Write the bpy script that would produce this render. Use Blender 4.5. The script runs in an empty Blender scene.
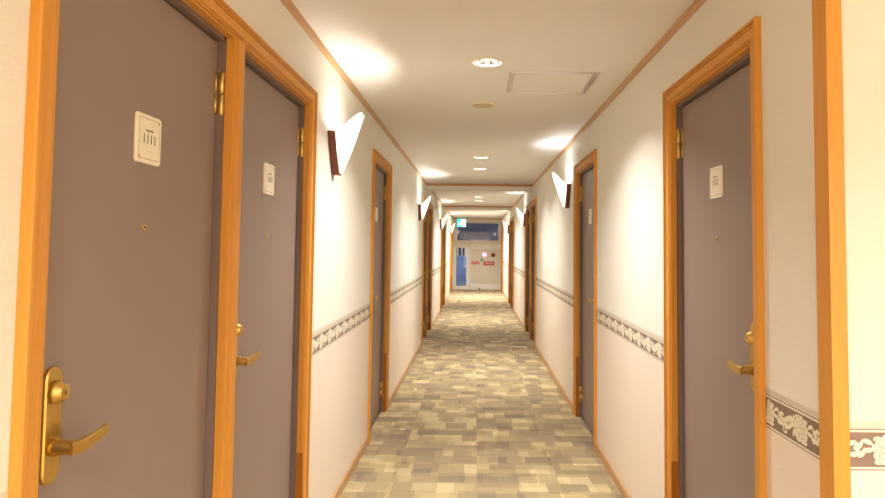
import bpy, bmesh, math, random
from mathutils import Vector, Matrix
random.seed(7)
SC = bpy.context.scene
COL = SC.collection
PI = math.pi

# ------------------------------------------------------------------ dimensions (metres)
HF = 1.42                      # lens height above the carpet
WL, WR = -0.767, 0.869         # the two corridor walls
HC = 2.4025                    # ceiling
YE = 21.92                     # end wall
YC = 1.585                     # outside corner where the right wall turns into the lobby
YB, XB = -3.2, 2.7             # lobby back wall and far side
DW, DH, CW, PW = 0.845, 2.068, 0.07, 0.09   # door opening, casing, post between a pair
LEAF_OUT = -0.043
BZ0, BZ1 = 0.897, 1.013        # wallpaper border

# ------------------------------------------------------------------ materials
def lin(h):
    h = h.lstrip('#'); out = []
    for i in (0, 2, 4):
        c = int(h[i:i+2], 16)/255
        out.append(c/12.92 if c <= .04045 else ((c+.055)/1.055)**2.4)
    return (*out, 1)

class NT:
    def __init__(s, name):
        s.m = bpy.data.materials.new(name); s.m.use_nodes = True
        s.t = s.m.node_tree; s.n = s.t.nodes; s.l = s.t.links
        s.b = s.n['Principled BSDF']; s.out = s.n['Material Output']
    def new(s, t, **kw):
        nd = s.n.new(t)
        for k, v in kw.items(): setattr(nd, k, v)
        return nd
    def link(s, a, b): s.l.new(a, b)
    def math(s, op, a, b=None, c=None):
        nd = s.n.new('ShaderNodeMath'); nd.operation = op
        for i, v in enumerate((a, b, c)):
            if v is None: continue
            if isinstance(v, (int, float)): nd.inputs[i].default_value = v
            else: s.link(v, nd.inputs[i])
        return nd.outputs[0]
    def mix(s, f, a, b):
        nd = s.n.new('ShaderNodeMix'); nd.data_type = 'RGBA'
        for sock, v in ((nd.inputs[0], f), (nd.inputs[6], a), (nd.inputs[7], b)):
            if isinstance(v, (int, float, tuple)): sock.default_value = v
            else: s.link(v, sock)
        return nd.outputs[2]
    def coord(s, scale=(1, 1, 1), rot=(0, 0, 0)):
        tc = s.n.new('ShaderNodeTexCoord'); mp = s.n.new('ShaderNodeMapping')
        mp.inputs['Scale'].default_value = scale; mp.inputs['Rotation'].default_value = rot
        s.link(tc.outputs['Object'], mp.inputs[0]); return mp.outputs[0]
    def noise(s, vec, scale, detail=3, rough=.55):
        nd = s.n.new('ShaderNodeTexNoise'); s.link(vec, nd.inputs['Vector'])
        nd.inputs['Scale'].default_value = scale; nd.inputs['Detail'].default_value = detail
        nd.inputs['Roughness'].default_value = rough; return nd.outputs['Fac']
    def bump(s, h, strength, dist=.01):
        nd = s.n.new('ShaderNodeBump'); s.link(h, nd.inputs['Height'])
        nd.inputs['Strength'].default_value = strength; nd.inputs['Distance'].default_value = dist
        s.link(nd.outputs[0], s.b.inputs['Normal'])
    def set(s, color=None, rough=None, metal=None, spec=None):
        if color is not None:
            if isinstance(color, tuple): s.b.inputs['Base Color'].default_value = color
            else: s.link(color, s.b.inputs['Base Color'])
        if rough is not None: s.b.inputs['Roughness'].default_value = rough
        if metal is not None: s.b.inputs['Metallic'].default_value = metal
        if spec is not None: s.b.inputs['Specular IOR Level'].default_value = spec

def plain(name, hexc, rough=.5, metal=0, spec=.5, var=.04, scale=40):
    t = NT(name); c = lin(hexc)
    n = t.noise(t.coord(), scale)
    d = tuple(max(0, v*(1-2*var)) for v in c[:3]) + (1,)
    l = tuple(min(1, v*(1+2*var)) for v in c[:3]) + (1,)
    t.set(t.mix(n, d, l), rough, metal, spec); return t.m

def wallpaper(name, upper, lower=None):
    t = NT(name)
    cr = t.noise(t.coord((1, 1, 4.5)), 34, 4, .6)         # crinkled horizontal relief
    fn = t.noise(t.coord((1, 1, 1)), 210, 2, .6)
    h = t.math('MULTIPLY_ADD', cr, .8, t.math('MULTIPLY', fn, .35))
    blot = t.noise(t.coord(), 3, 2)
    cu = t.mix(blot, tuple(v*.97 for v in lin(upper)[:3])+(1,), lin(upper))
    if lower:
        tc = t.new('ShaderNodeTexCoord'); sp = t.new('ShaderNodeSeparateXYZ')
        t.link(tc.outputs['Object'], sp.inputs[0])
        f = t.math('GREATER_THAN', sp.outputs[2], .94)
        mott = t.noise(t.coord(), 120, 2, .7)
        lo = t.mix(mott, tuple(v*.94 for v in lin(lower)[:3])+(1,), lin(lower))
        col = t.mix(f, lo, cu)
    else: col = cu
    t.set(col, .62, 0, .35); t.bump(h, .6, .005); return t.m

def wood(name, a, b, axis='Z', rough=.42):
    t = NT(name)
    sc = {'Z': (26, 26, 1.1), 'Y': (26, 1.1, 26), 'X': (1.1, 26, 26)}[axis]
    n = t.noise(t.coord(sc), 2.6, 5, .6)
    n2 = t.noise(t.coord(tuple(v*5 for v in sc)), 3.1, 2, .5)
    f = t.math('MULTIPLY_ADD', n2, .35, t.math('MULTIPLY', n, .75))
    t.set(t.mix(f, lin(a), lin(b)), rough, 0, .35); t.bump(n2, .05, .002); return t.m

def metal(name, hexc, rough=.3, brushed=False):
    t = NT(name); n = t.noise(t.coord((300, 300, 8) if brushed else (1, 1, 1)), 2 if brushed else 30)
    c = lin(hexc)
    t.set(t.mix(n, tuple(v*.85 for v in c[:3])+(1,), c), rough, 1); return t.m

def emit(name, col, s):
    t = NT(name); t.set((col[0]*.8, col[1]*.8, col[2]*.8, 1), .4)
    t.b.inputs['Emission Color'].default_value = (*col, 1); t.b.inputs['Emission Strength'].default_value = s
    return t.m

def carpet():
    t = NT('carpet_tiles')
    tc = t.new('ShaderNodeTexCoord'); sp = t.new('ShaderNodeSeparateXYZ'); t.link(tc.outputs['Object'], sp.inputs[0])
    x, y = sp.outputs[0], sp.outputs[1]
    def wn(a, b, seed):
        c = t.new('ShaderNodeCombineXYZ'); t.link(a, c.inputs[0]); t.link(b, c.inputs[1]); c.inputs[2].default_value = seed
        w = t.new('ShaderNodeTexWhiteNoise'); w.noise_dimensions = '3D'; t.link(c.outputs[0], w.inputs[0]); return w.outputs['Value']
    tx = t.math('FLOOR', t.math('DIVIDE', t.math('ADD', x, .48), .5)); ty = t.math('FLOOR', t.math('DIVIDE', y, .5))
    def layer(w, h, seed):
        row = t.math('FLOOR', t.math('DIVIDE', y, h))
        sh = wn(row, tx, seed)
        cell = t.math('FLOOR', t.math('ADD', t.math('DIVIDE', x, w), t.math('MULTIPLY', sh, 3.7)))
        return wn(t.math('MULTIPLY_ADD', tx, 57.0, cell), row, seed+3.3), wn(cell, t.math('ADD', row, .5), seed+9.1)
    a1, a2 = layer(.165, .167, 1.0); b1, b2 = layer(.125, .125, 5.0); c1, _ = layer(.25, .0625, 8.0)
    tile = wn(tx, ty, 2.2)
    v = t.math('ADD', t.math('MULTIPLY', a1, .42), t.math('ADD', t.math('MULTIPLY', b1, .34), t.math('ADD', t.math('MULTIPLY', c1, .14), t.math('MULTIPLY', tile, .10))))
    rp = t.new('ShaderNodeValToRGB'); t.link(v, rp.inputs[0]); e = rp.color_ramp.elements
    e[0].position = .18; e[0].color = lin('#8a7a68'); e[1].position = .82; e[1].color = lin('#d6c499')
    for p, c in ((.38, '#9f8d70'), (.52, '#ac9976'), (.66, '#bca97f')):
        k = e.new(p); k.color = lin(c)
    # greyish and olive cells
    hue = t.mix(t.math('MULTIPLY', b2, .35), rp.outputs[0], lin('#958877'))
    # pile: loops with vertical or horizontal ribbing per cell
    ribx = t.math('SINE', t.math('MULTIPLY', x, 2*PI/.012)); riby = t.math('SINE', t.math('MULTIPLY', y, 2*PI/.016))
    sel = t.math('GREATER_THAN', a2, .5)
    rib = t.math('ADD', t.math('MULTIPLY', ribx, sel), t.math('MULTIPLY', riby, t.math('SUBTRACT', 1.0, sel)))
    fine = t.noise(t.coord(), 95, 3, .75)
    k = t.math('ADD', .73, t.math('ADD', t.math('MULTIPLY', rib, .10), t.math('MULTIPLY', fine, .55)))
    vm = t.new('ShaderNodeVectorMath', operation='SCALE'); t.link(hue, vm.inputs[0]); t.link(k, vm.inputs['Scale'])
    t.set(vm.outputs[0], .95, 0, .1)
    t.bump(t.math('ADD', fine, t.math('MULTIPLY', rib, .2)), .5, .004)
    return t.m

def glass(name, tint=(1, 1, 1, 1)):
    t = NT(name)
    tr = t.new('ShaderNodeBsdfTransparent'); tr.inputs[0].default_value = tint
    gl = t.new('ShaderNodeBsdfGlossy'); gl.inputs['Roughness'].default_value = .015
    fr = t.new('ShaderNodeFresnel'); fr.inputs[0].default_value = 1.7
    mx = t.new('ShaderNodeMixShader'); t.link(fr.outputs[0], mx.inputs[0]); t.link(tr.outputs[0], mx.inputs[1]); t.link(gl.outputs[0], mx.inputs[2])
    t.link(mx.outputs[0], t.out.inputs[0]); return t.m

def shade_glass(name, col, s):
    t = NT(name)
    tl = t.new('ShaderNodeBsdfTranslucent'); tl.inputs[0].default_value = (.62, .64, .56, 1)
    t.set((.8, .82, .74, 1), .25)
    t.b.inputs['Emission Color'].default_value = (*col, 1); t.b.inputs['Emission Strength'].default_value = s
    mx = t.new('ShaderNodeMixShader'); mx.inputs[0].default_value = .4
    t.link(t.b.outputs[0], mx.inputs[1]); t.link(tl.outputs[0], mx.inputs[2]); t.link(mx.outputs[0], t.out.inputs[0])
    return t.m

WARM, COOL = (1.0, .965, .90), (.86, .93, 1.0)
M = dict(
    wall=wallpaper('wallpaper_two_tone', '#e9e5da', '#ecdecd'), lobby=wallpaper('wallpaper_lobby', '#e8dcd0', '#e8dbcf'),
    ceil=wallpaper('ceiling_paper', '#e9e6df'), beam=wallpaper('beam_paper', '#ebe7de'),
    carpet=carpet(),
    wood=wood('honey_wood_upright', '#c28029', '#dea045', 'Z'), woodY=wood('honey_wood_along', '#b58657', '#cda478', 'Y'), woodX=wood('honey_wood_across', '#b58657', '#cda478', 'X'),
    guard=wood('dark_guard_wood', '#9a5c18', '#b06f24', 'Z'),
    door=plain('door_paint', '#8e7d74', .42, 0, .4, .015, 9), steel=plain('door_frame_paint', '#7a6861', .45, 0, .4, .03),
    brass=metal('brass', '#dcb866', .36, True), hingebrass=metal('hinge_brass', '#e0c276', .36),
    ivory=plain('ivory_plastic', '#f0e8d2', .4), ink=plain('plate_ink', '#6d675a', .6), dark=plain('dark_plastic', '#1d1a18', .5),
    walnut=wood('walnut', '#5f3122', '#7d4630', 'Z', .4),
    white=plain('white_plastic', '#efece2', .35), disc=plain('beige_disc', '#c6b487', .5),
    alu=metal('aluminium', '#dcd9d6', .28), chrome=metal('reflector', '#eeeeee', .12),
    sash=plain('ivory_aluminium', '#dcd6c8', .4), panel=plain('cabinet_paint', '#d9d1bd', .4), kick=plain('kick_panel', '#e9e5da', .35),
    glass=glass('window_glass'), blue=plain('blue_steel', '#6288bb', .45), grey=plain('grey_concrete', '#777777', .8),
    red=plain('sign_red', '#c11f24', .45), bell=plain('bell_red', '#8c1d22', .35), green=emit('exit_green', (.0, .62, .45), .8), exitwhite=emit('exit_white', (.75, 1, .93), 1.2),
    pink=emit('lamp_pink', (1, .12, .45), 2.0), greenlabel=plain('green_label', '#3f8d6c', .5), signwhite=plain('sign_white', '#f5f2ee', .5),
    bbrown=plain('border_brown', '#8b7768', .7, 0, .2), bcream=plain('border_cream', '#e8e0c9', .7, 0, .2), bline=plain('border_line', '#8d8074', .7, 0, .2), bpale=plain('border_pale', '#d3cab9', .7, 0, .2),
    lens=emit('downlight_lens', (1.0, .95, .86), 30), bulbL=emit('bulb_warm', WARM, 25), bulbR=emit('bulb_cool', COOL, 25),
    shadeL=shade_glass('shade_glass_warm', WARM, .5), shadeR=shade_glass('shade_glass_cool', COOL, .5),
)

# ------------------------------------------------------------------ mesh builder
class MB:
    def __init__(s): s.v = []; s.f = []; s.mi = []; s.sm = []
    def add(s, vs, fs, mi=0, smooth=False):
        o = len(s.v); s.v += [tuple(p) for p in vs]
        for f in fs: s.f.append([i+o for i in f]); s.mi.append(mi); s.sm.append(smooth)
        return s
    def box(s, a, b, mi=0, mp=None):
        x0, y0, z0 = a; x1, y1, z1 = b
        vs = [(x0,y0,z0),(x1,y0,z0),(x1,y1,z0),(x0,y1,z0),(x0,y0,z1),(x1,y0,z1),(x1,y1,z1),(x0,y1,z1)]
        if mp: vs = [mp(*p) for p in vs]
        return s.add(vs, [(3,2,1,0),(4,5,6,7),(0,1,5,4),(1,2,6,5),(2,3,7,6),(3,0,4,7)], mi)
    def loops(s, rings, close=True, caps=True, mi=0, smooth=True):
        """rings: list of equal-length vertex rings"""
        n = len(rings[0]); vs = [p for r in rings for p in r]; fs = []
        for i in range(len(rings)-1):
            for j in range(n if close else n-1):
                k = (j+1) % n
                fs.append((i*n+j, i*n+k, (i+1)*n+k, (i+1)*n+j))
        s.add(vs, fs, mi, smooth)
        if caps:
            s.add(rings[0], [tuple(range(n))[::-1]], mi); s.add(rings[-1], [tuple(range(n))], mi)
        return s
    def lathe(s, prof, mp, n=28, mi=0, caps=True):
        """prof: (radius, axial); mp(a, b, axial) maps to space"""
        rings = [[mp(r*math.cos(2*PI*j/n), r*math.sin(2*PI*j/n), h) for j in range(n)] for r, h in prof]
        return s.loops(rings, True, caps, mi)
    def build(s, name, mats, parent=None, bevel=0, fix=True):
        me = bpy.data.meshes.new(name); me.from_pydata(s.v, [], s.f)
        for m in (mats if isinstance(mats, (list, tuple)) else [mats]): me.materials.append(m)
        for p, mi, sm in zip(me.polygons, s.mi, s.sm): p.material_index = mi; p.use_smooth = sm
        if fix or bevel:
            bm = bmesh.new(); bm.from_mesh(me)
            bmesh.ops.remove_doubles(bm, verts=bm.verts, dist=1e-6)
            if fix: bmesh.ops.recalc_face_normals(bm, faces=bm.faces)
            if bevel:
                es = [e for e in bm.edges if len(e.link_faces) == 2 and e.calc_face_angle(0) > .6]
                bmesh.ops.bevel(bm, geom=es, offset=bevel, segments=2, profile=.6, affect='EDGES', clamp_overlap=True)
            bm.to_mesh(me); bm.free()
        o = bpy.data.objects.new(name, me); COL.objects.link(o)
        if parent: o.parent = parent
        return o

def tag(o, label=None, cat=None, group=None, kind=None):
    if label: o['label'] = label
    if cat: o['category'] = cat
    if group: o['group'] = group
    if kind: o['kind'] = kind
    return o
def empty(name, loc=(0, 0, 0)):
    o = bpy.data.objects.new(name, None); COL.objects.link(o); o.location = loc; o.empty_display_size = .1; return o
def structure(o, label, cat): return tag(o, label, cat, kind='structure')
KIDS = {}
def copy_tree(o, parent=None):
    c = o.copy(); COL.objects.link(c); c.parent = parent
    for ch in [k for k in COL.objects if k.parent == o]: copy_tree(ch, c)
    return c

def text_mesh(name, body, size, mat, parent, origin, ax, ay, depth=.0006, bold=0, width=None):
    cu = bpy.data.curves.new(name, 'FONT'); cu.body = body; cu.size = size; cu.align_x = 'CENTER'; cu.align_y = 'CENTER'
    cu.extrude = depth; cu.offset = bold; cu.resolution_u = 3
    tmp = bpy.data.objects.new(name, cu); COL.objects.link(tmp)
    dg = bpy.context.evaluated_depsgraph_get(); me = bpy.data.meshes.new_from_object(tmp.evaluated_get(dg))
    bpy.data.objects.remove(tmp)
    ax, ay = Vector(ax), Vector(ay); az = ax.cross(ay); og = Vector(origin)
    xs = [v.co.x for v in me.vertices]; sx = (width/(max(xs)-min(xs))) if width and xs else 1
    for v in me.vertices: c = v.co.copy(); v.co = og + ax*c.x*sx + ay*c.y + az*c.z
    me.materials.clear(); me.materials.append(mat)
    o = bpy.data.objects.new(name, me); COL.objects.link(o); o.parent = parent; return o

# ------------------------------------------------------------------ where doors stand
#  (side, outer casing start, leaves)
SETS = [('L', 1.093, 2), ('L', 4.762, 1), ('L', 9.36, 2), ('L', 14.28, 2), ('L', 19.3, 2),
        ('R', 1.962, 1), ('R', 4.665, 1), ('R', 9.30, 2), ('R', 14.80, 2), ('R', 20.72, 1)]
def span(n): return 2*CW + n*DW + (n-1)*PW
def side_map(side):
    return (lambda a, o, z: (o, a, z)) if side == 'L' else (lambda a, o, z: (-o, a, z))
WX = {'L': WL, 'R': WR}
LIN = .02
# ------------------------------------------------------------------ shell
def build_wall(side, y0, y1, name, label):
    mb = MB(); mp = side_map(side); T = .16; x = WX[side]
    f = lambda a, o, z: (x+mp(a, o, z)[0], a, z)
    cur = y0
    for s, st, n in sorted([q for q in SETS if q[0] == side], key=lambda q: q[1]):
        a, b = st+CW-LIN, st+span(n)-CW+LIN
        mb.box((cur, -T, 0), (a, 0, HC), mp=f); mb.box((a, -T, DH+LIN), (b, 0, HC), mp=f); cur = b
    mb.box((cur, -T, 0), (y1, 0, HC), mp=f)
    return structure(mb.build(name, M['wall']), label, 'wall')
build_wall('L', YB, YE, 'wall_left', 'long left corridor wall in cream wallpaper with the sconces and door pairs')
build_wall('R', YC+.02, YE, 'wall_right', 'long right corridor wall in cream wallpaper ending at an orange corner post')
mb = MB(); mb.box((WR, YC, 0), (XB, YC+.02, HC)); structure(mb.build('wall_lobby', M['lobby']), 'short pinkish cream wall facing the viewer beyond the orange corner post', 'wall')
mb = MB(); mb.box((WL, YB-.16, 0), (XB, YB, HC)); structure(mb.build('wall_back', M['lobby']), 'lobby wall behind the viewer in pinkish cream paper', 'wall')
mb = MB(); mb.box((XB, YB, 0), (XB+.16, YC, HC)); structure(mb.build('wall_far_lobby', M['lobby']), 'lobby side wall to the right of the viewer', 'wall')
mb = MB(); mb.box((WL-.3, YB-.16, -.1), (XB+.16, YC+.1, 0)); mb.box((WL-.3, YC+.1, -.1), (WR+.3, YE+.06, 0))
structure(mb.build('floor', M['carpet']), 'olive and tan patchwork carpet tiles running the length of the corridor', 'carpet floor')

DOWN = [(.053, 3.40), (.048, 7.03), (.044, 8.06), (.054, 12.64), (.059, 13.59), (.050, 18.2), (.052, 19.2)]  # the last one is an added lamp to brighten the dim far end
LOBBY = [(-.05, -.75), (2.1, -.75), (-.05, -2.4), (1.45, -2.6)]
HR = .078
def ceiling():
    mb = MB()
    def rect(x0, y0, x1, y1):
        if x1-x0 > 1e-4 and y1-y0 > 1e-4: mb.add([(x0,y0,HC),(x0,y1,HC),(x1,y1,HC),(x1,y0,HC)], [(0,1,2,3)])
    def hole(cx, cy, h, r, n=48):
        out, inn = [], []
        for j in range(n):
            a = 2*PI*(j+.5)/n; c, s = math.cos(a), math.sin(a); k = h/max(abs(c), abs(s))
            out.append((cx+c*k, cy+s*k, HC)); inn.append((cx+c*r, cy+s*r, HC))
        # snap to the square's corners
        for sx in (-1, 1):
            for sy in (-1, 1):
                q = min(range(n), key=lambda j: (out[j][0]-cx-sx*h)**2+(out[j][1]-cy-sy*h)**2); out[q] = (cx+sx*h, cy+sy*h, HC)
        mb.add(out+inn, [(j, n+j, n+(j+1) % n, (j+1) % n) for j in range(n)])
    H = .12
    def band(x0, x1, y0, y1, lights):
        rows = sorted({round(c[1], 4) for c in lights}); cur = y0
        for r in rows:
            rect(x0, cur, x1, r-H); cx = x0
            for c in sorted(q for q in lights if abs(q[1]-r) < 1e-3):
                rect(cx, r-H, c[0]-H, r+H); hole(c[0], c[1], H, HR); cx = c[0]+H
            rect(cx, r-H, x1, r+H); cur = r+H
        rect(x0, cur, x1, y1)
    band(WL-.1, XB+.1, YB-.1, YC+.1, LOBBY)
    band(WL-.1, WR+.1, YC+.1, YE+.1, DOWN)
    o = mb.build('ceiling', M['ceil'])
    if sum(p.normal.z for p in o.data.polygons) > 0: o.data.flip_normals()
    return structure(o, 'beige textured paper ceiling above the corridor', 'ceiling')
ceiling()

# beams across the ceiling
for i, (y, lab) in enumerate([(10.04, 'nearer shallow cream beam crossing the corridor ceiling'), (15.39, 'farther shallow cream beam crossing the corridor ceiling')]):
    mb = MB(); mb.box((WL, y, HC-.09), (WR, y+.26, HC)); structure(mb.build('ceiling_beam', M['beam'], bevel=.003), lab, 'beam')

# crown, baseboard
CROWN = [(0, 0), (.016, 0), (.016, .006), (.012, .010), (.013, .020), (.008, .026), (.006, .034), (0, .034)]
NTRIM = [0]
def trim(mb, mat, label, cat='trim', name=None):
    NTRIM[0] += 1
    return structure(mb.build(name or 'trim_%d' % NTRIM[0], mat), label, cat)
def crown_run(mb, side, y0, y1):
    mp = side_map(side); x = WX[side]
    mb.loops([[(x+mp(a, o, 0)[0], a, HC-d) for o, d in CROWN] for a in (y0, y1)], True, True, smooth=False)
def crown_across(mb, y):
    mb.loops([[(x, y-o, HC-d) for o, d in CROWN] for x in (WL, WR)], True, True, smooth=False)
for side, nm, y0 in (('L', 'left', YB), ('R', 'right', YC)):
    for a, b, w in ((y0, 10.04, 'near'), (10.30, 15.39, 'middle'), (15.65, YE, 'far')):
        mb = MB(); crown_run(mb, side, a, b)
        trim(mb, M['woodY'], f'thin wooden crown moulding along top of {nm} wall, {w} stretch', 'moulding')
for y, w in ((10.04, 'on the face of the nearer ceiling beam'), (15.39, 'on the face of the farther ceiling beam'), (YE, 'above the end window')):
    mb = MB(); crown_across(mb, y); trim(mb, M['woodX'], f'thin wooden moulding {w}', 'moulding')

def gaps(side, y0, y1):
    cur = y0; out = []
    for s, st, n in sorted([q for q in SETS if q[0] == side], key=lambda q: q[1]):
        out.append((cur, st)); cur = st+span(n)
    if y1-cur > .02: out.append((cur, y1))
    return out
for side, nm, y0 in (('L', 'left', YB), ('R', 'right', YC+.05)):
    mb = MB(); mp = side_map(side); x = WX[side]
    for a, b in gaps(side, y0, YE):
        prof = [(0, 0), (.011, 0), (.011, .048), (.009, .055), (.004, .060), (0, .060)]
        mb.loops([[(x+mp(t, o, 0)[0], t, z) for o, z in prof] for t in (a, b)], True, True, smooth=False)
    structure(mb.build('baseboard_'+nm, M['woodY']), f'low honey wood baseboard along the {nm} wall', 'baseboard')
mb = MB(); mb.box((WR+.02, YC-.011, 0), (XB, YC, .06)); structure(mb.build('baseboard_lobby', M['woodX'], bevel=.002), 'low honey wood baseboard on the wall facing the viewer', 'baseboard')

# outside-corner guard: L-shaped wooden post
mb = MB(); t = .013
pts = [(WR-t, YC-t), (WR+.026, YC-t), (WR+.026, YC), (WR, YC), (WR, YC+.052), (WR-t, YC+.052)]
mb.loops([[(x, y, z) for x, y in pts] for z in (0, HC)], True, True, smooth=False)
trim(mb, M['wood'], 'tall orange wooden corner post where the right wall turns', 'corner post')
bpy.context.view_layer.update()

# ------------------------------------------------------------------ wallpaper border with scrolls
def border(name_label, runs, place):
    """runs: list of (u0,u1); place(u, out, z) -> point"""
    mb = MB(); H0 = BZ0+.008; HH = .082
    strips = [(BZ0, .003, 2), (BZ0+.003, .005, 1), (H0, HH, 0), (H0+HH, .005, 1), (H0+HH+.005, .003, 2), (H0+HH+.008, BZ1-(H0+HH+.008), 3)]
    P = .19
    def stroke(u, v, ang, L, w, curl, n=7, h=.0012, mi=1):
        """a comma-shaped leaf: tapered, bending stroke"""
        pts = []; a = ang; x, y = u, v
        for i in range(n+1):
            tt = i/n; ww = 1.3*w*(math.sin(PI*min(1, .12+.88*tt))**.8)*(1.1-.5*tt) + .0004
            pts.append(((x-math.sin(a)*ww, y+math.cos(a)*ww), (x+math.sin(a)*ww, y-math.cos(a)*ww)))
            x += math.cos(a)*L/n; y += math.sin(a)*L/n; a += curl/n
        return [(pts, h, mi)]
    def petal(cx, cy, ang, d, r1, r2, h, mi):
        vs = []
        for j in range(12):
            t = 2*PI*j/12; a, b = r1*math.cos(t), r2*math.sin(t)
            vs.append((cx+math.cos(ang)*(d+a)-math.sin(ang)*b, cy+math.sin(ang)*(d+a)+math.cos(ang)*b))
        return (vs, h, mi)
    strokes, polys = [], []
    fx, fy = .040, .041
    for ring, (nn, d, r1, r2, h) in enumerate(((9, .0235, .0135, .0115, .0044), (7, .0150, .0105, .0090, .0049), (5, .0075, .0080, .0070, .0053))):
        for k in range(nn):
            a = 2*PI*k/nn+.2+.3*ring
            polys.append(petal(fx, fy, a, d, r1+.0011, r2+.0011, h+.00004*k, 0))
            polys.append(petal(fx, fy, a, d, r1, r2, h+.00002+.00004*k, 1))
    polys.append(petal(fx, fy, 0, 0, .0034, .0034, .0056, 0)); polys.append(petal(fx, fy, 0, 0, .0024, .0024, .00565, 1))
    for (u, v, a, L, w, c) in [
        (.066, .030, -.35, .030, .0052, -1.2), (.066, .044, .55, .028, .0050, 1.0), (.064, .036, .1, .046, .0042, .8),
        (.084, .048, .9, .026, .0048, -2.4), (.096, .044, 1.0, .028, .0050, -2.6), (.110, .038, 1.0, .030, .0052, -2.8),
        (.088, .040, -.9, .024, .0046, 2.2), (.100, .034, -1.0, .026, .0050, 2.5), (.114, .030, -.9, .026, .0048, 2.6),
        (.100, .050, -.5, .060, .0036, .9), (.128, .034, .9, .030, .0046, -3.4), (.142, .030, -.6, .030, .0048, 3.0),
        (.140, .048, .8, .024, .0044, -2.2), (.150, .040, .2, .030, .0046, 1.4), (.160, .024, .3, .026, .0046, 1.4),
        (.008, .060, .2, .030, .0040, -.7), (.010, .012, -.3, .030, .0040, 1.0), (.172, .058, -.2, .028, .0040, -.6), (.176, .036, 0, .026, .0042, .5), (.045, .066, .1, .03, .0034, -.6), (.045, .008, .1, .032, .0034, .8)]:
        strokes += stroke(u, v*1.09, a, L*1.08, w*1.12, c, h=.0030+.00005*len(strokes))
    # one open spiral
    sp = []
    for i in range(19):
        tt = i/18; r = .016*(1-tt*.85); a = 2.4-tt*9; ww = .0038*(1-tt*.4)
        cx, cy = .128, .020
        sp.append(((cx+(r+ww)*math.cos(a), cy+(r+ww)*math.sin(a)), (cx+(r-ww)*math.cos(a), cy+(r-ww)*math.sin(a))))
    strokes.append((sp, .0042, 1))
    cl = lambda v: min(max(v, .001), HH-.001)
    for a, b in runs:
        for z, hh, mi in strips:
            mb.add([place(a, .0008, z), place(b, .0008, z), place(b, .0008, z+hh), place(a, .0008, z+hh)], [(0, 1, 2, 3)], mi)
        k = math.floor(a/P)
        while k*P < b:
            for pts, h, mi in strokes:
                us = [k*P+p[0] for pr in pts for p in pr]
                if min(us) < a or max(us) > b: continue
                vs = [place(k*P+p[0], h*.35, H0+cl(p[1])) for pr in pts for p in pr]
                mb.add(vs, [f for i in range(len(pts)-1) for f in ((2*i, 2*i+1, 2*i+3), (2*i, 2*i+3, 2*i+2))], mi)
            for vs, h, mi in polys:
                us = [k*P+p[0] for p in vs]
                if min(us) < a or max(us) > b: continue
                mb.add([place(k*P+p[0], h*.35, H0+cl(p[1])) for p in vs], [tuple(range(len(vs)))], mi)
            k += 1
    NTRIM[0] += 1
    return structure(mb.build('trim_%d' % NTRIM[0], [M['bbrown'], M['bcream'], M['bline'], M['bpale']], fix=False), name_label, 'wallpaper border')
border('brown and cream floral scroll border running along the left wall', gaps('L', YB, YE), lambda u, o, z: (WL+o, u, z))
border('brown and cream floral scroll border running along the right wall', gaps('R', YC+.052, YE), lambda u, o, z: (WR-o, u, z))
border('brown and cream floral scroll border on the wall facing the viewer', [(WR+.026, XB)], lambda u, o, z: (u, YC-o, z))

# ------------------------------------------------------------------ door parts (local: a along the wall, o out of the wall, z up)
CAS = [(0, 0), (0, .005), (.002, .006), (.006, .006), (.007, .003), (.0085, .003), (.0095, .009), (.014, .0095), (.015, .006), (.0165, .006), (.0175, .0115), (.046, .0135), (.047, .009), (.0485, .009), (.0495, .0165), (.055, .0165), (.056, .011), (.0575, .011), (.0585, .0205), (.067, .0205), (.07, .018), (.07, 0)]
def casing(side, n):
    mp = side_map(side); mb = MB(); W = n*DW+(n-1)*PW
    rings = [[mp(-q, o, 0) for q, o in CAS], [mp(-q, o, DH+q) for q, o in CAS], [mp(W+q, o, DH+q) for q, o in CAS], [mp(W+q, o, 0) for q, o in CAS]]
    mb.loops(rings, True, True, smooth=False)
    return mb
def lining(side, a0, a1, near=True, far=True):
    mp = side_map(side); mb = MB(); D = -.021
    if near: mb.box((a0-LIN, D, 0), (a0, -.0005, DH), mp=mp)
    if far: mb.box((a1, D, 0), (a1+LIN, -.0005, DH), mp=mp)
    mb.box((a0-LIN*near, D, DH), (a1+LIN*far, -.0005, DH+LIN), mp=mp)
    return mb
def post_mb(side, a0):
    mp = side_map(side); mb = MB()
    hp = [(0, .004), (.001, .006), (.006, .006), (.007, .003), (.0085, .003), (.0095, .009), (.014, .0095), (.015, .006), (.0165, .006), (.0175, .0125), (.026, .0145), (.0275, .010), (.029, .010), (.0305, .0155)]
    pr = [(0, -.021)]+hp+[(.09-q, o) for q, o in hp[::-1]]+[(.09, -.021)]
    mb.loops([[mp(a0+q, o, z) for q, o in pr] for z in (0, DH+.002)], True, True, smooth=False)
    return mb
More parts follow.
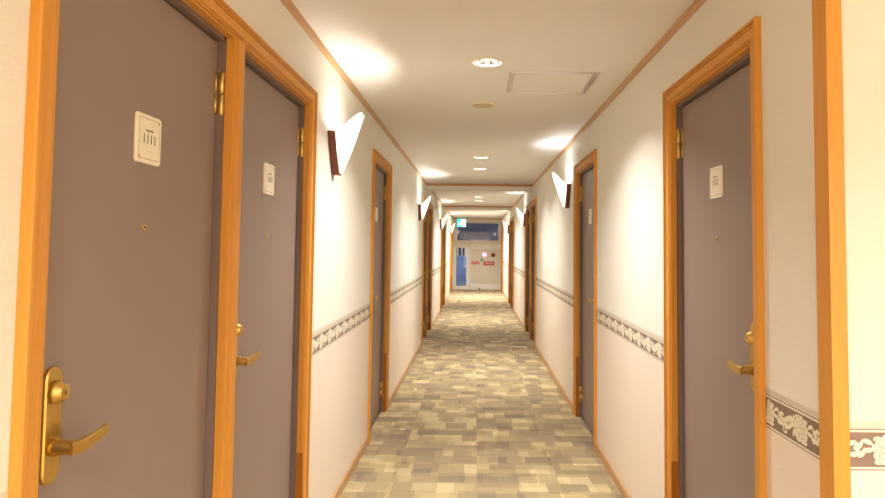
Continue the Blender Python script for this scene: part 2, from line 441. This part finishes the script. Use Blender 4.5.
def door_parts(side, root, light_number=None):
    """the leaf and everything that swings or stays with it; root stands at the near edge of the opening"""
    mp = side_map(side)
    g, gt = .010, .014
    mb = MB()
    mb.box((-LIN, -.11, 0), (g, -.022, DH), mp=mp); mb.box((DW-g, -.11, 0), (DW+LIN, -.022, DH), mp=mp); mb.box((-LIN, -.11, DH-gt), (DW+LIN, -.022, DH+LIN), mp=mp)
    mb.box((g, -.11, 0), (g+.016, -.086, DH), mp=mp); mb.box((DW-g-.016, -.11, 0), (DW-g, -.086, DH), mp=mp); mb.box((g, -.11, DH-gt-.016), (DW-g, -.086, DH-gt), mp=mp)
    mb.box((g, -.11, 0), (DW-g, -.03, .006), mp=mp)
    mb.build('steel_frame', M['steel'], root)
    mb = MB(); mb.box((g+.004, LEAF_OUT-.04, .010), (DW-g-.004, LEAF_OUT, DH-gt-.006), mp=mp)
    leaf = mb.build('door_leaf', M['door'], root, bevel=.0015)
    # number plate
    def rrect(ca, cz, w, h, r, o, n=5):
        pts = []
        for qx, qz, a0 in ((1, 1, 0), (-1, 1, PI/2), (-1, -1, PI), (1, -1, 1.5*PI)):
            for j in range(n+1):
                a = a0+PI/2*j/n; pts.append(mp(ca+qx*(w/2-r)+r*math.cos(a), o, cz+qz*(h/2-r)+r*math.sin(a)))
        return pts
    ca, cz, s = DW/2, 1.676, .120
    L = LEAF_OUT
    mb = MB(); mb.loops([rrect(ca, cz, s, s, .010, L), rrect(ca, cz, s, s, .010, L+.004), rrect(ca, cz, s-.004, s-.004, .009, L+.006)], True, True, smooth=False)
    plate = mb.build('number_plate', M['ivory'], root)
    mb = MB(); A = rrect(ca, cz, s-.020, s-.020, .002, L+.0064); B = rrect(ca, cz, s-.0222, s-.0222, .001, L+.0064)
    n = len(A); mb.add(A+B, [(j, (j+1) % n, n+(j+1) % n, n+j) for j in range(n)]); mb.build('border_line', M['ink'], plate)
    for da, dz in ((1, 1), (-1, -1)):
        mb = MB(); k = s/2-.014; mb.lathe([(.0032, L+.006), (.0032, L+.0072), (.002, L+.0078)], lambda a, b, h: mp(ca+da*k+a, h, cz+dz*k+b), 10)
        mb.build('screw', M['hingebrass'], plate)
    if light_number:
        ax = (0, 1, 0) if side == 'L' else (0, -1, 0)
        text_mesh('room_number', light_number, .034, M['ink'], plate, mp(ca, L+.0066, cz-.001), ax, (0, 0, 1), .0004, -.0003, .055)
        text_mesh('caption', 'Room No.', .0085, M['ink'], plate, mp(ca, L+.0066, cz+.021), ax, (0, 0, 1), .0003, 0)
    # peephole
    mb = MB(); mb.lathe([(.0085, L), (.0085, L+.002), (.0065, L+.004), (.0045, L+.004), (.004, L+.001)], lambda a, b, h: mp(DW/2+a, h, 1.461+b), 16)
    pe = mb.build('peephole', M['hingebrass'], root)
    mb = MB(); mb.lathe([(.0044, L+.0032), (.003, L+.0042), (.001, L+.0045)], lambda a, b, h: mp(DW/2+a, h, 1.461+b), 12); mb.build('lens', M['dark'], pe)
    # lock plate, cylinder, lever
    la = .094
    mb = MB(); w, z0, z1 = .050, .963, 1.184; r = w/2
    def stad(o, k):
        pts = []
        for j in range(13): a = PI*j/12; pts.append(mp(la+(r-k)*math.cos(a), o, z1-r+(r-k)*math.sin(a)))
        for j in range(13): a = PI+PI*j/12; pts.append(mp(la+(r-k)*math.cos(a), o, z0+r+(r-k)*math.sin(a)))
        return pts
    mb.loops([stad(L, 0), stad(L+.007, 0), stad(L+.010, .003)], True, True, smooth=False)
    lp = mb.build('lock_plate', M['brass'], root)
    mb = MB(); B0 = L+.010; cz2 = 1.136
    mb.lathe([(.0225, B0), (.0225, B0+.006), (.020, B0+.009), (.0185, B0+.013), (.0165, B0+.014), (.0160, B0+.019), (.0130, B0+.021)], lambda a, b, h: mp(la+a, h, cz2+b), 28)
    cyl = mb.build('lock_cylinder', M['brass'], lp)
    mb = MB(); mb.box((la-.0012, B0+.0208, cz2-.004), (la+.0012, B0+.0216, cz2+.004), mp=mp); mb.build('keyhole', M['dark'], lp)
    # lever: flared stem straight out, then a flat arm that sweeps up and back to the leaf at its tip
    mb = MB(); hz = 1.033
    mb.lathe([(.0175, B0-.002), (.0160, B0+.010), (.0140, B0+.026), (.0120, B0+.040), (.0115, B0+.047)], lambda a, b, h: mp(la+a, h, hz+b), 20)
    path = [(-.011, .040, -.001, .0115, .008), (.006, .0455, 0, .0120, .008), (.030, .048, .001, .0120, .0055), (.062, .0485, .004, .0112, .0045), (.092, .047, .007, .0105, .0042), (.103, .0445, .008, .0100, .0042), (.107, .036, .008, .0080, .004)]
    rings = []
    for i, (a, o, dz, hh, tt) in enumerate(path):
        p0 = path[max(0, i-1)]; p1 = path[min(len(path)-1, i+1)]; da, do = p1[0]-p0[0], p1[1]-p0[1]; ln = math.hypot(da, do); ta, to = da/ln, do/ln
        na, no = -to, ta
        ring = []
        for cx, cy in ((-1, -.7), (-.7, -1), (.7, -1), (1, -.7), (1, .7), (.7, 1), (-.7, 1), (-1, .7)):
            ring.append(mp(la+a+na*tt*cx*.9, B0+o+no*tt*cx*.9, hz+dz+hh*cy))
        rings.append(ring)
    mb.loops(rings, True, True, smooth=False)
    mb.build('lever_handle', M['brass'], lp)
    # hinges
    for hz0 in (1.822, .12):
        mb = MB(); k = .133/2
        for z0 in (0, k+.001):
            mb.lathe([(.006, hz0+z0), (.0085, hz0+z0+.002), (.0085, hz0+z0+k-.003), (.006, hz0+z0+k-.001)], lambda a, b, h: mp(DW-.009+a, -.028+b, h), 14)
            mb.lathe([(.004, hz0+z0+.004), (.004, hz0+z0+k-.004)], lambda a, b, h: mp(DW-.0225+a, L+.002+b, h), 10)
        mb.box((DW-.022, L-.001, hz0+.004), (DW-.004, L+.004, hz0+.129), mp=mp)
        mb.build('hinge', M['hingebrass'], root)
    # low guard strips on the hinge-side jamb
    mb = MB(); mb.box((DW-.0025, -.023, 0), (DW+.001, .0045, .50), mp=mp); mb.box((DW-.0025, .004, 0), (DW+.016, .0085, .50), mp=mp)
    mb.build('jamb_guard', M['guard'], root)

ORD = ['first', 'second', 'third', 'fourth', 'fifth', 'sixth', 'seventh', 'eighth', 'ninth']
SN = {'L': 'left', 'R': 'right'}
nd = 0
proto = {}; frames = {}
cnt = {'L': 0, 'R': 0}
NUM = {('L', 0): '1111', ('L', 1): '1113', ('R', 0): '1112'}
LABELS = {
 'L': ['large brown room door nearest on the left with plate 1111 and full brass lock plate in view',
       'second brown room door from the front on the left, just before the nearest left sconce',
       'narrow brown door standing alone on the left wall between the first two left sconces',
       'first brown door of the left pair under the nearer ceiling beam',
       'second brown door of the left pair under the nearer ceiling beam',
       'first brown door of the left pair under the farther ceiling beam',
       'second brown door of the left pair under the farther ceiling beam',
       'last but one brown door on the left, beside the end wall with glass door',
       'last brown door on the left, right next to the end wall with glass door'],
 'R': ['large brown room door nearest on the right, beside the orange corner post',
       'brown door standing alone on the right wall just before the nearest right sconce',
       'first brown door of the right pair under the nearer ceiling beam',
       'second brown door of the right pair under the nearer ceiling beam',
       'first brown door of the right pair under the farther ceiling beam',
       'second brown door of the right pair under the farther ceiling beam',
       'last brown door on the right beside the white cabinet on the end wall']}
FL = {'L': ['honey wood door frame shared by the two large nearest left doors', 'honey wood frame round the lone narrow door on the left wall', 'honey wood frame round the left door pair under the nearer beam',
            'honey wood frame round the left door pair under the farther beam', 'honey wood frame round the last left door pair by the end wall'],
      'R': ['honey wood frame round the large nearest right door', 'honey wood frame round the lone door before the nearest right sconce', 'honey wood frame round the right door pair under the nearer beam',
            'honey wood frame round the right door pair under the farther beam', 'honey wood frame round the last right door by the end wall']}
fcnt = {'L': 0, 'R': 0}
for side, st, n in SETS:
    x = WX[side]; op = st+CW
    key = (side, n)
    if key in frames:
        fr = copy_tree(frames[key])
    else:
        fr = empty('door_frame'); casing(side, n).build('casing', M['wood'], fr)
        for k in range(n):
            a0 = k*(DW+PW); lining(side, a0, a0+DW, k == 0, k == n-1).build('jamb_lining', M['wood'], fr)
        if n == 2: post_mb(side, DW).build('middle_post', M['wood'], fr)
        frames[key] = fr
    fr.location = (x, op, 0)
    structure(fr, FL[side][fcnt[side]], 'door frame'); fcnt[side] += 1
    for k in range(n):
        i = cnt[side]; num = NUM.get((side, i))
        nd += 1
        if num is None and side in proto:
            d = copy_tree(proto[side])
        else:
            d = empty('door_%d' % nd); door_parts(side, d, num)
            if num is None: proto[side] = d
        d.name = 'door_%d' % nd
        d.location = (x, op+k*(DW+PW), 0)
        structure(d, LABELS[side][i], 'door'); cnt[side] += 1

# ------------------------------------------------------------------ wall sconces
def make_sconce(side):
    mp = side_map(side); root = empty('wall_sconce')
    mb = MB()   # tapering walnut back plate
    out = [(-.145, .215), (.145, .215), (.030, 0), (-.030, 0)]
    mb.loops([[mp(a, o, z) for a, z in out] for o in (0, .040)], True, True, smooth=False)
    mb.build('back_plate', M['walnut'], root, bevel=.003)
    mb = MB(); nT, nR = 24, 12; rings = []
    for i in range(nR+1):
        t = i/nR; ring = []
        for j in range(nT+1):
            th = -PI/2+PI*j/nT; c, s = max(0, math.cos(th)), math.sin(th)
            ra, ro = .010+.130*t**.9, .008+.110*t**.86
            zt = .207+.130*c**1.0 - (.012 if c > .97 else 0)
            zz = .012+(zt-.012)*t
            ring.append(mp(ra*s, .041+ro*c**.85, zz))
        rings.append(ring)
    mb.loops(rings, False, False)
    mb.add(rings[0], [tuple(range(nT+1))])
    sh = mb.build('glass_shade', M['shade'+side], root)
    sm = sh.modifiers.new('thick', 'SOLIDIFY'); sm.thickness = .004; sm.offset = 0
    mb = MB(); mb.lathe([(.004, .115), (.013, .125), (.015, .155), (.010, .178), (.002, .182)], lambda a, b, h: mp(a, .056+b, h), 16)
    mb.build('bulb', M['bulb'+side], root)
    mb = MB(); mb.lathe([(.008, .085), (.008, .112), (.006, .116)], lambda a, b, h: mp(a, .056+b, h), 14); mb.box((-.006, .035, .085), (.006, .056, .092), mp=mp)
    mb.build('lamp_holder', M['white'], root)
    return root
SCY = {'L': [3.45, 8.72, 13.93, 18.95], 'R': [6.07, 11.45, 17.2]}
SLAB = {'L': ['warm glass wall sconce nearest on the left, just after the two large left doors', 'glass wall sconce on the left just before the door pair at the nearer beam',
              'glass wall sconce on the left just before the door pair at the farther beam', 'last glass wall sconce on the left, near the green exit sign'],
        'R': ['glass wall sconce nearest on the right, just beyond the lone right door', 'glass wall sconce on the right just past the door pair at the nearer beam', 'last glass wall sconce on the right toward the end wall']}
def lamp(name, kind, loc, energy, color, **kw):
    l = bpy.data.lights.new(name, kind); l.energy = energy; l.color = color
    for k, v in kw.items(): setattr(l, k, v)
    o = bpy.data.objects.new(name, l); COL.objects.link(o); o.location = loc; return o
SCONCE_W = 3.9
for side in 'LR':
    p = make_sconce(side); mp = side_map(side)
    for i, y in enumerate(SCY[side]):
        o = p if i == 0 else copy_tree(p)
        o.location = (WX[side], y, 1.797-(.025 if (side, i) == ('L', 1) else 0)); tag(o, SLAB[side][i], 'wall lamp', f'glass sconces along the {SN[side]} wall')
        lx = WX[side]+mp(0, .085, 0)[0]
        lamp('sconce_light', 'POINT', (lx-mp(0, .02, 0)[0], y, 1.797+.170), SCONCE_W, WARM if side == 'L' else COOL, shadow_soft_size=.03)

# ------------------------------------------------------------------ ceiling fittings
def make_down():
    root = empty('ceiling_downlight'); mp = lambda a, b, h: (a, b, h)
    mb = MB(); mb.lathe([(.074, .004), (.074, -.004), (.080, -.006), (.091, -.004), (.093, 0), (.074, .0005)], mp, 40, caps=False); mb.build('trim_ring', M['ivory'], root)
    mb = MB(); mb.lathe([(.0745, .001), (.068, .03), (.058, .060), (.050, .075)], mp, 40, caps=False); mb.build('reflector', M['chrome'], root)
    mb = MB(); mb.lathe([(.052, .0755), (.030, .066), (.004, .062)], mp, 28, caps=True); mb.build('lamp_lens', M['lens'], root)
    return root
dp = make_down()
DL = ['round white recessed downlight nearest in the ceiling, left of the square access hatch', 'round recessed downlight just before the small sprinkler head, first stretch of ceiling',
      'round recessed downlight just after the small sprinkler head, before the nearer beam', 'nearer of two recessed downlights between the two ceiling beams', 'farther of two recessed downlights between the two ceiling beams',
      'nearer of two small recessed downlights beyond the farther beam', 'added recessed downlight beyond the farther beam, brightening the end wall']
for i, (x, y) in enumerate(DOWN+LOBBY):
    o = dp if i == 0 else copy_tree(dp); o.location = (x, y, HC)
    lab = DL[i] if i < 7 else ['recessed downlight over the lobby, %s' % w for w in ('behind the viewer on the corridor line', 'off to the right of the viewer', 'by the back wall on the corridor line', 'in the far back corner')][i-7]
    tag(o, lab, 'ceiling light', 'recessed round downlights')
    lamp('downlight_light', 'AREA', (x, y, HC-.008), (9, 5.5, 5.5, 7, 7, 13, 15)[i] if i < 7 else (14, 26, 14, 18)[i-7], (1.0, .985, .96), shape='DISK', size=.12, spread=math.radians(130 if i < 5 else 150))
def disc(name, label, cat, x, y, prof, mats, zt=HC):
    root = empty(name, (x, y, zt))
    return root
r = tag(empty('ceiling_speaker', (.040, 4.43, HC)), 'flat beige round ceiling speaker cover behind the nearest downlight', 'ceiling speaker')
mb = MB(); mb.lathe([(.093, 0), (.093, -.004), (.086, -.010), (.078, -.010), (.077, -.006)], lambda a, b, h: (a, b, h), 40, caps=False); mb.build('rim', M['ivory'], r)
mb = MB(); mb.lathe([(.0775, -.001), (.0775, -.007), (.050, -.009), (.002, -.010)], lambda a, b, h: (a, b, h), 40); mb.build('grille', M['disc'], r)
r = tag(empty('sprinkler_head', (.040, 7.575, HC)), 'tiny sprinkler head in the ceiling between two downlights', 'sprinkler')
mb = MB(); mb.lathe([(.040, 0), (.038, -.004), (.014, -.006), (.011, -.02), (.002, -.021)], lambda a, b, h: (a, b, h), 24); mb.build('escutcheon', M['white'], r)
mb = MB(); mb.lathe([(.004, -.018), (.004, -.034), (.016, -.035), (.016, -.037), (.002, -.038)], lambda a, b, h: (a, b, h), 18); mb.build('deflector', M['alu'], r)
# power outlet low on the right wall
r = tag(empty('power_outlet', (WR, 5.77, .28)), 'small white power outlet low on right wall beyond the lone right door', 'outlet')
mb = MB(); mb.box((-.009, -.035, -.06), (0, .035, .06)); mb.build('cover_plate', M['white'], r, bevel=.002)
mb = MB(); mb.box((-.0115, -.016, -.034), (-.0088, .016, .034)); soc = mb.build('socket', M['ivory'], r, bevel=.001)
for dz in (-.017, .017):
    for dy in (-.006, .006):
        mb = MB(); mb.box((-.0119, dy-.0012, dz-.005), (-.0112, dy+.0012, dz+.005)); mb.build('slot', M['dark'], soc)
# access hatch
r = tag(empty('access_hatch', (.432, 3.82, HC)), 'square ceiling access hatch with a thin silver frame', 'ceiling hatch')
q, w = .249, .028
mb = MB()
for (x0, y0, x1, y1) in ((-q, -q, q, -q+w), (-q, q-w, q, q), (-q, -q+w, -q+w, q-w), (q-w, -q+w, q, q-w)):
    mb.box((x0, y0, -.005), (x1, y1, 0)); 
    if x1-x0 > y1-y0: mb.box((x0+.004, (y0+y1)/2-.003, -.007), (x1-.004, (y0+y1)/2+.003, -.004))
    else: mb.box(((x0+x1)/2-.003, y0, -.007), ((x0+x1)/2+.003, y1, -.004))
mb.build('hatch_frame', M['alu'], r, bevel=.001)
mb = MB(); mb.box((-q+w, -q+w, -.002), (q-w, q-w, -.0003)); mb.build('hatch_panel', M['ceil'], r)

# ------------------------------------------------------------------ end wall
Z = lambda py: HF+(247-py)*YE/650
X = lambda px: (px-476.2)*YE/650
Y0 = YE
# surround above/beside
mb = MB(); mb.box((WL-.16, Y0, 2.30), (WR+.16, Y0+.12, HC)); structure(mb.build('wall_end', M['beam']), 'narrow strip of end wall above the dark window', 'wall')
def frame_mb(x0, x1, z0, z1, t, y0, y1, mb=None):
    mb = mb or MB()
    mb.box((x0, y0, z0), (x0+t, y1, z1)); mb.box((x1-t, y0, z0), (x1, y1, z1)); mb.box((x0+t, y0, z1-t), (x1-t, y1, z1)); mb.box((x0+t, y0, z0), (x1-t, y1, z0+t)); return mb
xl, xr = WL, WR
zt0, zt1 = 1.52, 2.30
w1 = structure(empty('window_1', (0, Y0, 0)), 'dark transom window above the glass door and cabinet at corridor end', 'window')
w1.location = (0, 0, 0)
mb = MB(); mb.box((xl, Y0-.03, zt0), (xl+.14, Y0+.06, zt1)); mb.box((xr-.10, Y0-.03, zt0), (xr, Y0+.06, zt1)); mb.box((xl+.14, Y0-.03, zt1-.06), (xr-.10, Y0+.06, zt1)); mb.box((xl+.14, Y0-.03, zt0), (xr-.10, Y0+.06, zt0+.14))
mb.build('window_frame', M['sash'], w1, bevel=.004)
mb = MB(); mb.box((xl+.135, Y0+.012, zt0+.135), (xr-.095, Y0+.020, zt1-.055)); mb.build('pane', M['glass'], w1)
# glazed door
nd += 1
gx0, gx1 = xl+.02, -.205
gd = structure(empty('door_%d' % nd), 'narrow white glazed door at corridor end with blue showing through', 'glass door')
mb = MB(); mb.box((xl, Y0-.03, 0), (gx0, Y0+.06, zt0)); mb.box((gx1, Y0-.03, 0), (gx1+.045, Y0+.06, zt0)); mb.box((gx0, Y0-.03, zt0-.02), (gx1, Y0+.06, zt0)); mb.build('outer_frame', M['sash'], gd, bevel=.003)
mb = MB(); mb.box((gx0+.004, Y0-.012, .01), (gx0+.10, Y0+.03, zt0-.024)); mb.box((gx1-.10, Y0-.012, .01), (gx1-.004, Y0+.03, zt0-.024)); mb.box((gx0+.10, Y0-.012, zt0-.11), (gx1-.10, Y0+.03, zt0-.024)); mb.box((gx0+.10, Y0-.012, .01), (gx1-.10, Y0+.03, .13))
leaf = mb.build('door_sash', M['kick'], gd, bevel=.003)
mb = MB(); mb.box((gx0+.095, Y0+.006, .125), (gx1-.095, Y0+.012, zt0-.105)); mb.build('glass_pane', M['glass'], gd)
mb = MB(); hx, hz = gx1-.055, .76
mb.box((hx-.018, Y0-.02, hz-.09), (hx+.018, Y0-.012, hz+.09)); hp = mb.build('handle_plate', M['white'], gd, bevel=.002)
mb = MB(); mb.lathe([(.012, 0), (.010, .05)], lambda a, b, h: (hx+a, Y0-.02-h, hz+.01+b), 12); mb.box((hx-.13, Y0-.074, hz), (hx+.012, Y0-.058, hz+.022)); mb.build('lever', M['white'], hp, bevel=.003)
mb = MB(); mb.box((gx0+.03, Y0-.035, zt0-.075), (gx0+.23, Y0-.012, zt0-.03)); mb.box((gx0+.05, Y0-.044, zt0-.045), (gx0+.36, Y0-.036, zt0-.03)); mb.build('door_closer', M['alu'], gd, bevel=.003)
# hydrant cabinet filling the right of the end wall
cb = tag(empty('hydrant_cabinet', (0, 0, 0)), 'beige built-in fire hydrant cabinet with two red signs at corridor end', 'fire cabinet')
cx0, cx1 = gx1+.045, xr
mb = MB(); mb.box((cx0, Y0, 0), (cx1, Y0+.10, zt0)); mb.build('body', M['panel'], cb)
mb = MB(); mb.box((cx0, Y0-.014, 1.36), (cx1, Y0, zt0-.005)); mb.build('top_panel', M['kick'], cb, bevel=.003)
mb = MB(); mb.box((cx0, Y0-.014, .02), (cx1, Y0, .215)); mb.build('kick_panel', M['kick'], cb, bevel=.003)
dx0, dxm, dx1 = X(470.9), X(480.6), X(498.8)
mb = MB(); mb.box((dx0, Y0-.018, .235), (dxm-.006, Y0, 1.34)); mb.build('left_door', M['panel'], cb, bevel=.003)
mb = MB(); mb.box((dxm+.006, Y0-.018, .235), (dx1, Y0, 1.085)); mb.build('right_door', M['panel'], cb, bevel=.003)
mb = MB(); mb.box((dxm+.006, Y0-.018, 1.10), (dx1, Y0, 1.34)); mb.build('alarm_panel', M['panel'], cb, bevel=.003)
for hx, hz in ((X(478.2), .79), (X(482.8), .69)):
    mb = MB(); mb.box((hx-.016, Y0-.040, hz-.09), (hx+.016, Y0-.030, hz+.09)); mb.box((hx-.01, Y0-.030, hz+.06), (hx+.01, Y0-.018, hz+.08)); mb.box((hx-.01, Y0-.030, hz-.08), (hx+.01, Y0-.018, hz-.06)); mb.build('pull_handle', M['sash'], cb, bevel=.003)
def red_sign(px0, px1, py0, py1, txt):
    x0, x1, z1, z0 = X(px0), X(px1), Z(py0), Z(py1)
    mb = MB(); mb.box((x0, Y0-.022, z0), (x1, Y0-.0185, z1)); s = mb.build('red_sign', M['red'], cb)
    text_mesh('sign_lettering', txt, (z1-z0)*.62, M['signwhite'], s, ((x0+x1)/2, Y0-.0228, (z0+z1)/2), (1, 0, 0), (0, 0, 1), .0006, 0, (x1-x0)*.74)
red_sign(472.0, 480.1, 260.9, 263.8, '\u653e\u6c34\u53e3')
red_sign(484.1, 494.9, 260.7, 264.7, '\u6d88\u706b\u6813')
lx, lz = X(485.0), Z(254.2)
mb = MB(); mb.lathe([(.062, 0), (.062, .010), (.05, .014)], lambda a, b, h: (lx+a, Y0-.018-h, lz+b), 24); lm = mb.build('alarm_lamp', M['pink'], cb)
mb = MB(); mb.lathe([(.026, .013), (.024, .030), (.012, .040), (.002, .042)], lambda a, b, h: (lx+a, Y0-.018-h, lz+b), 18); mb.build('lamp_dome', M['exitwhite'], lm)
bx, bz = X(493.8), Z(254.4)
mb = MB(); mb.lathe([(.074, 0), (.074, .02), (.060, .036), (.03, .044), (.002, .046)], lambda a, b, h: (bx+a, Y0-.018-h, bz+b), 28); mb.build('alarm_bell', M['bell'], cb)
mb = MB(); mb.box((X(481.0), Y0-.021, Z(260.6)), (X(483.7), Y0-.018, Z(258.2))); mb.build('green_label', M['greenlabel'], cb)
# door stop
mb = MB(); sx = X(480.3); mb.lathe([(.028, 0), (.028, .006), (.014, .012), (.014, .05), (.019, .052), (.019, .07), (.004, .073)], lambda a, b, h: (sx+a, Y0-.16+b, h), 16)
tag(mb.build('door_stop', M['dark']), 'small dark door stop on the carpet in front of the cabinet', 'door stop')
# exit sign
ES = .29; ex, ey, ez = -.465, 21.0, 2.075
r = tag(empty('exit_sign', (ex, ey, ez)), 'green lit exit sign with running figure hanging at the corridor end', 'exit sign')
mb = MB(); mb.box((-ES/2, 0, 0), (ES/2, .03, .26)); mb.build('housing', M['white'], r, bevel=.003)
mb = MB(); mb.box((-ES/2+.006, -.004, .006), (ES/2-.006, 0, .254)); face = mb.build('lit_face', M['green'], r)
mb = MB()
def fl(pts): mb.add([(x, -.005, z) for x, z in pts], [tuple(range(len(pts)))])
fl([(.02, .02), (.125, .02), (.125, .24), (.02, .24)])                                     # the white doorway
mb.build('doorway_figure', M['exitwhite'], face)
mb = MB()
fl([(-.02+.02*math.cos(2*PI*k/12), .205+.02*math.sin(2*PI*k/12)) for k in range(12)])
fl([(-.055, .10), (-.01, .115), (.005, .175), (-.035, .185)])
fl([(-.01, .17), (.045, .135), (.040, .125), (-.005, .15)]); fl([(-.035, .182), (-.085, .15), (-.08, .14), (-.035, .165)])
fl([(-.05, .11), (-.02, .10), (-.06, .065), (-.115, .07), (-.115, .085), (-.07, .08)]); fl([(-.03, .11), (-.008, .115), (.03, .07), (.03, .02), (.015, .02), (.013, .065)])
mb.build('running_man', M['exitwhite'], face)
for hx in (-.06, .045):
    mb = MB(); mb.box((hx, .008, .26), (hx+.015, .022, HC-ez)); mb.build('hanger', M['white'], r)
# small projecting sign on the left wall
mb = MB(); mb.box((WL, 11.86, 2.115), (WL+.012, 11.96, 2.355)); r = tag(empty('projecting_sign', (0, 0, 0)), 'small blank white sign sticking out high on left wall beyond nearer beam', 'wall sign')
mb.build('bracket', M['alu'], r, bevel=.001)
mb = MB(); mb.box((WL+.012, 11.90, 2.12), (WL+.055, 11.92, 2.35)); mb.build('sign_face', M['white'], r, bevel=.002)
# ------------------------------------------------------------------ outside the glass door
mb = MB(); mb.box((-2.2, Y0+.06, -.15), (2.2, Y0+2.2, -.03)); structure(mb.build('outside_landing', M['grey']), 'grey outdoor landing floor beyond the glass door', 'landing')
par = tag(empty('blue_parapet', (0, 0, 0)), 'blue panelled parapet with upright posts seen through the glass door', 'parapet')
py = Y0+1.6
mb = MB(); mb.box((-2.2, py, -.03), (2.2, py+.04, 1.10)); mb.box((-2.2, py-.02, 1.06), (2.2, py+.06, 1.12))
for k in range(-6, 7):
    x = -.52+k*.36; frame_mb(x-.14, x+.14, .08, 1.0, .03, py-.015, py, mb); 
mb.build('panel', M['blue'], par)
for k in range(-8, 9):
    mb = MB(); x = -.50+k*.145; mb.box((x-.02, py, 1.12), (x+.02, py+.03, 1.62)); mb.build('post', M['alu'], par)
lamp('landing_fill', 'AREA', (-.3, Y0+.9, 2.6), 22, (.75, .85, 1.0), size=.5)  # added fill lamp with no fixture, brightens the blue parapet outside

# ------------------------------------------------------------------ world, camera
w = bpy.data.worlds.new('dusk'); SC.world = w; w.use_nodes = True
bg = w.node_tree.nodes['Background']; bg.inputs[0].default_value = (.005, .008, .022, 1); bg.inputs[1].default_value = 1.0

P_, R_ = 0.0527, 0.0103
F, CX, CY = 650.0, 476.02, 213.15
cp, sp, cr, sr = math.cos(P_), math.sin(P_), math.cos(R_), math.sin(R_)
# rows = camera right, down, forward in world axes
base = Matrix(((1, 0, 0), (0, 0, -1), (0, 1, 0)))
Pm = Matrix(((1, 0, 0), (0, cp, sp), (0, -sp, cp))); Rm = Matrix(((cr, -sr, 0), (sr, cr, 0), (0, 0, 1)))
C = Rm @ base @ Pm
right, down, fwd = Vector(C[0]), Vector(C[1]), Vector(C[2])
rot = Matrix((right, -down, -fwd)).transposed().to_4x4()
cam = bpy.data.cameras.new('camera'); co = bpy.data.objects.new('camera', cam); COL.objects.link(co)
co.matrix_world = Matrix.Translation((0, 0, HF)) @ rot
cam.sensor_fit = 'HORIZONTAL'; cam.sensor_width = 36; cam.lens = F/885*36
cam.shift_x = (442.5-CX)/885; cam.shift_y = (CY-249)/885; cam.clip_start = .02
SC.camera = co
SC.view_settings.view_transform = 'Standard'; SC.view_settings.look = 'None'; SC.view_settings.gamma = 1; SC.view_settings.use_curve_mapping = False
SC.view_settings.exposure = 1.68
SC.cycles.max_bounces = 10; SC.cycles.diffuse_bounces = 6; SC.cycles.use_denoising = True; SC.cycles.sample_clamp_indirect = 6
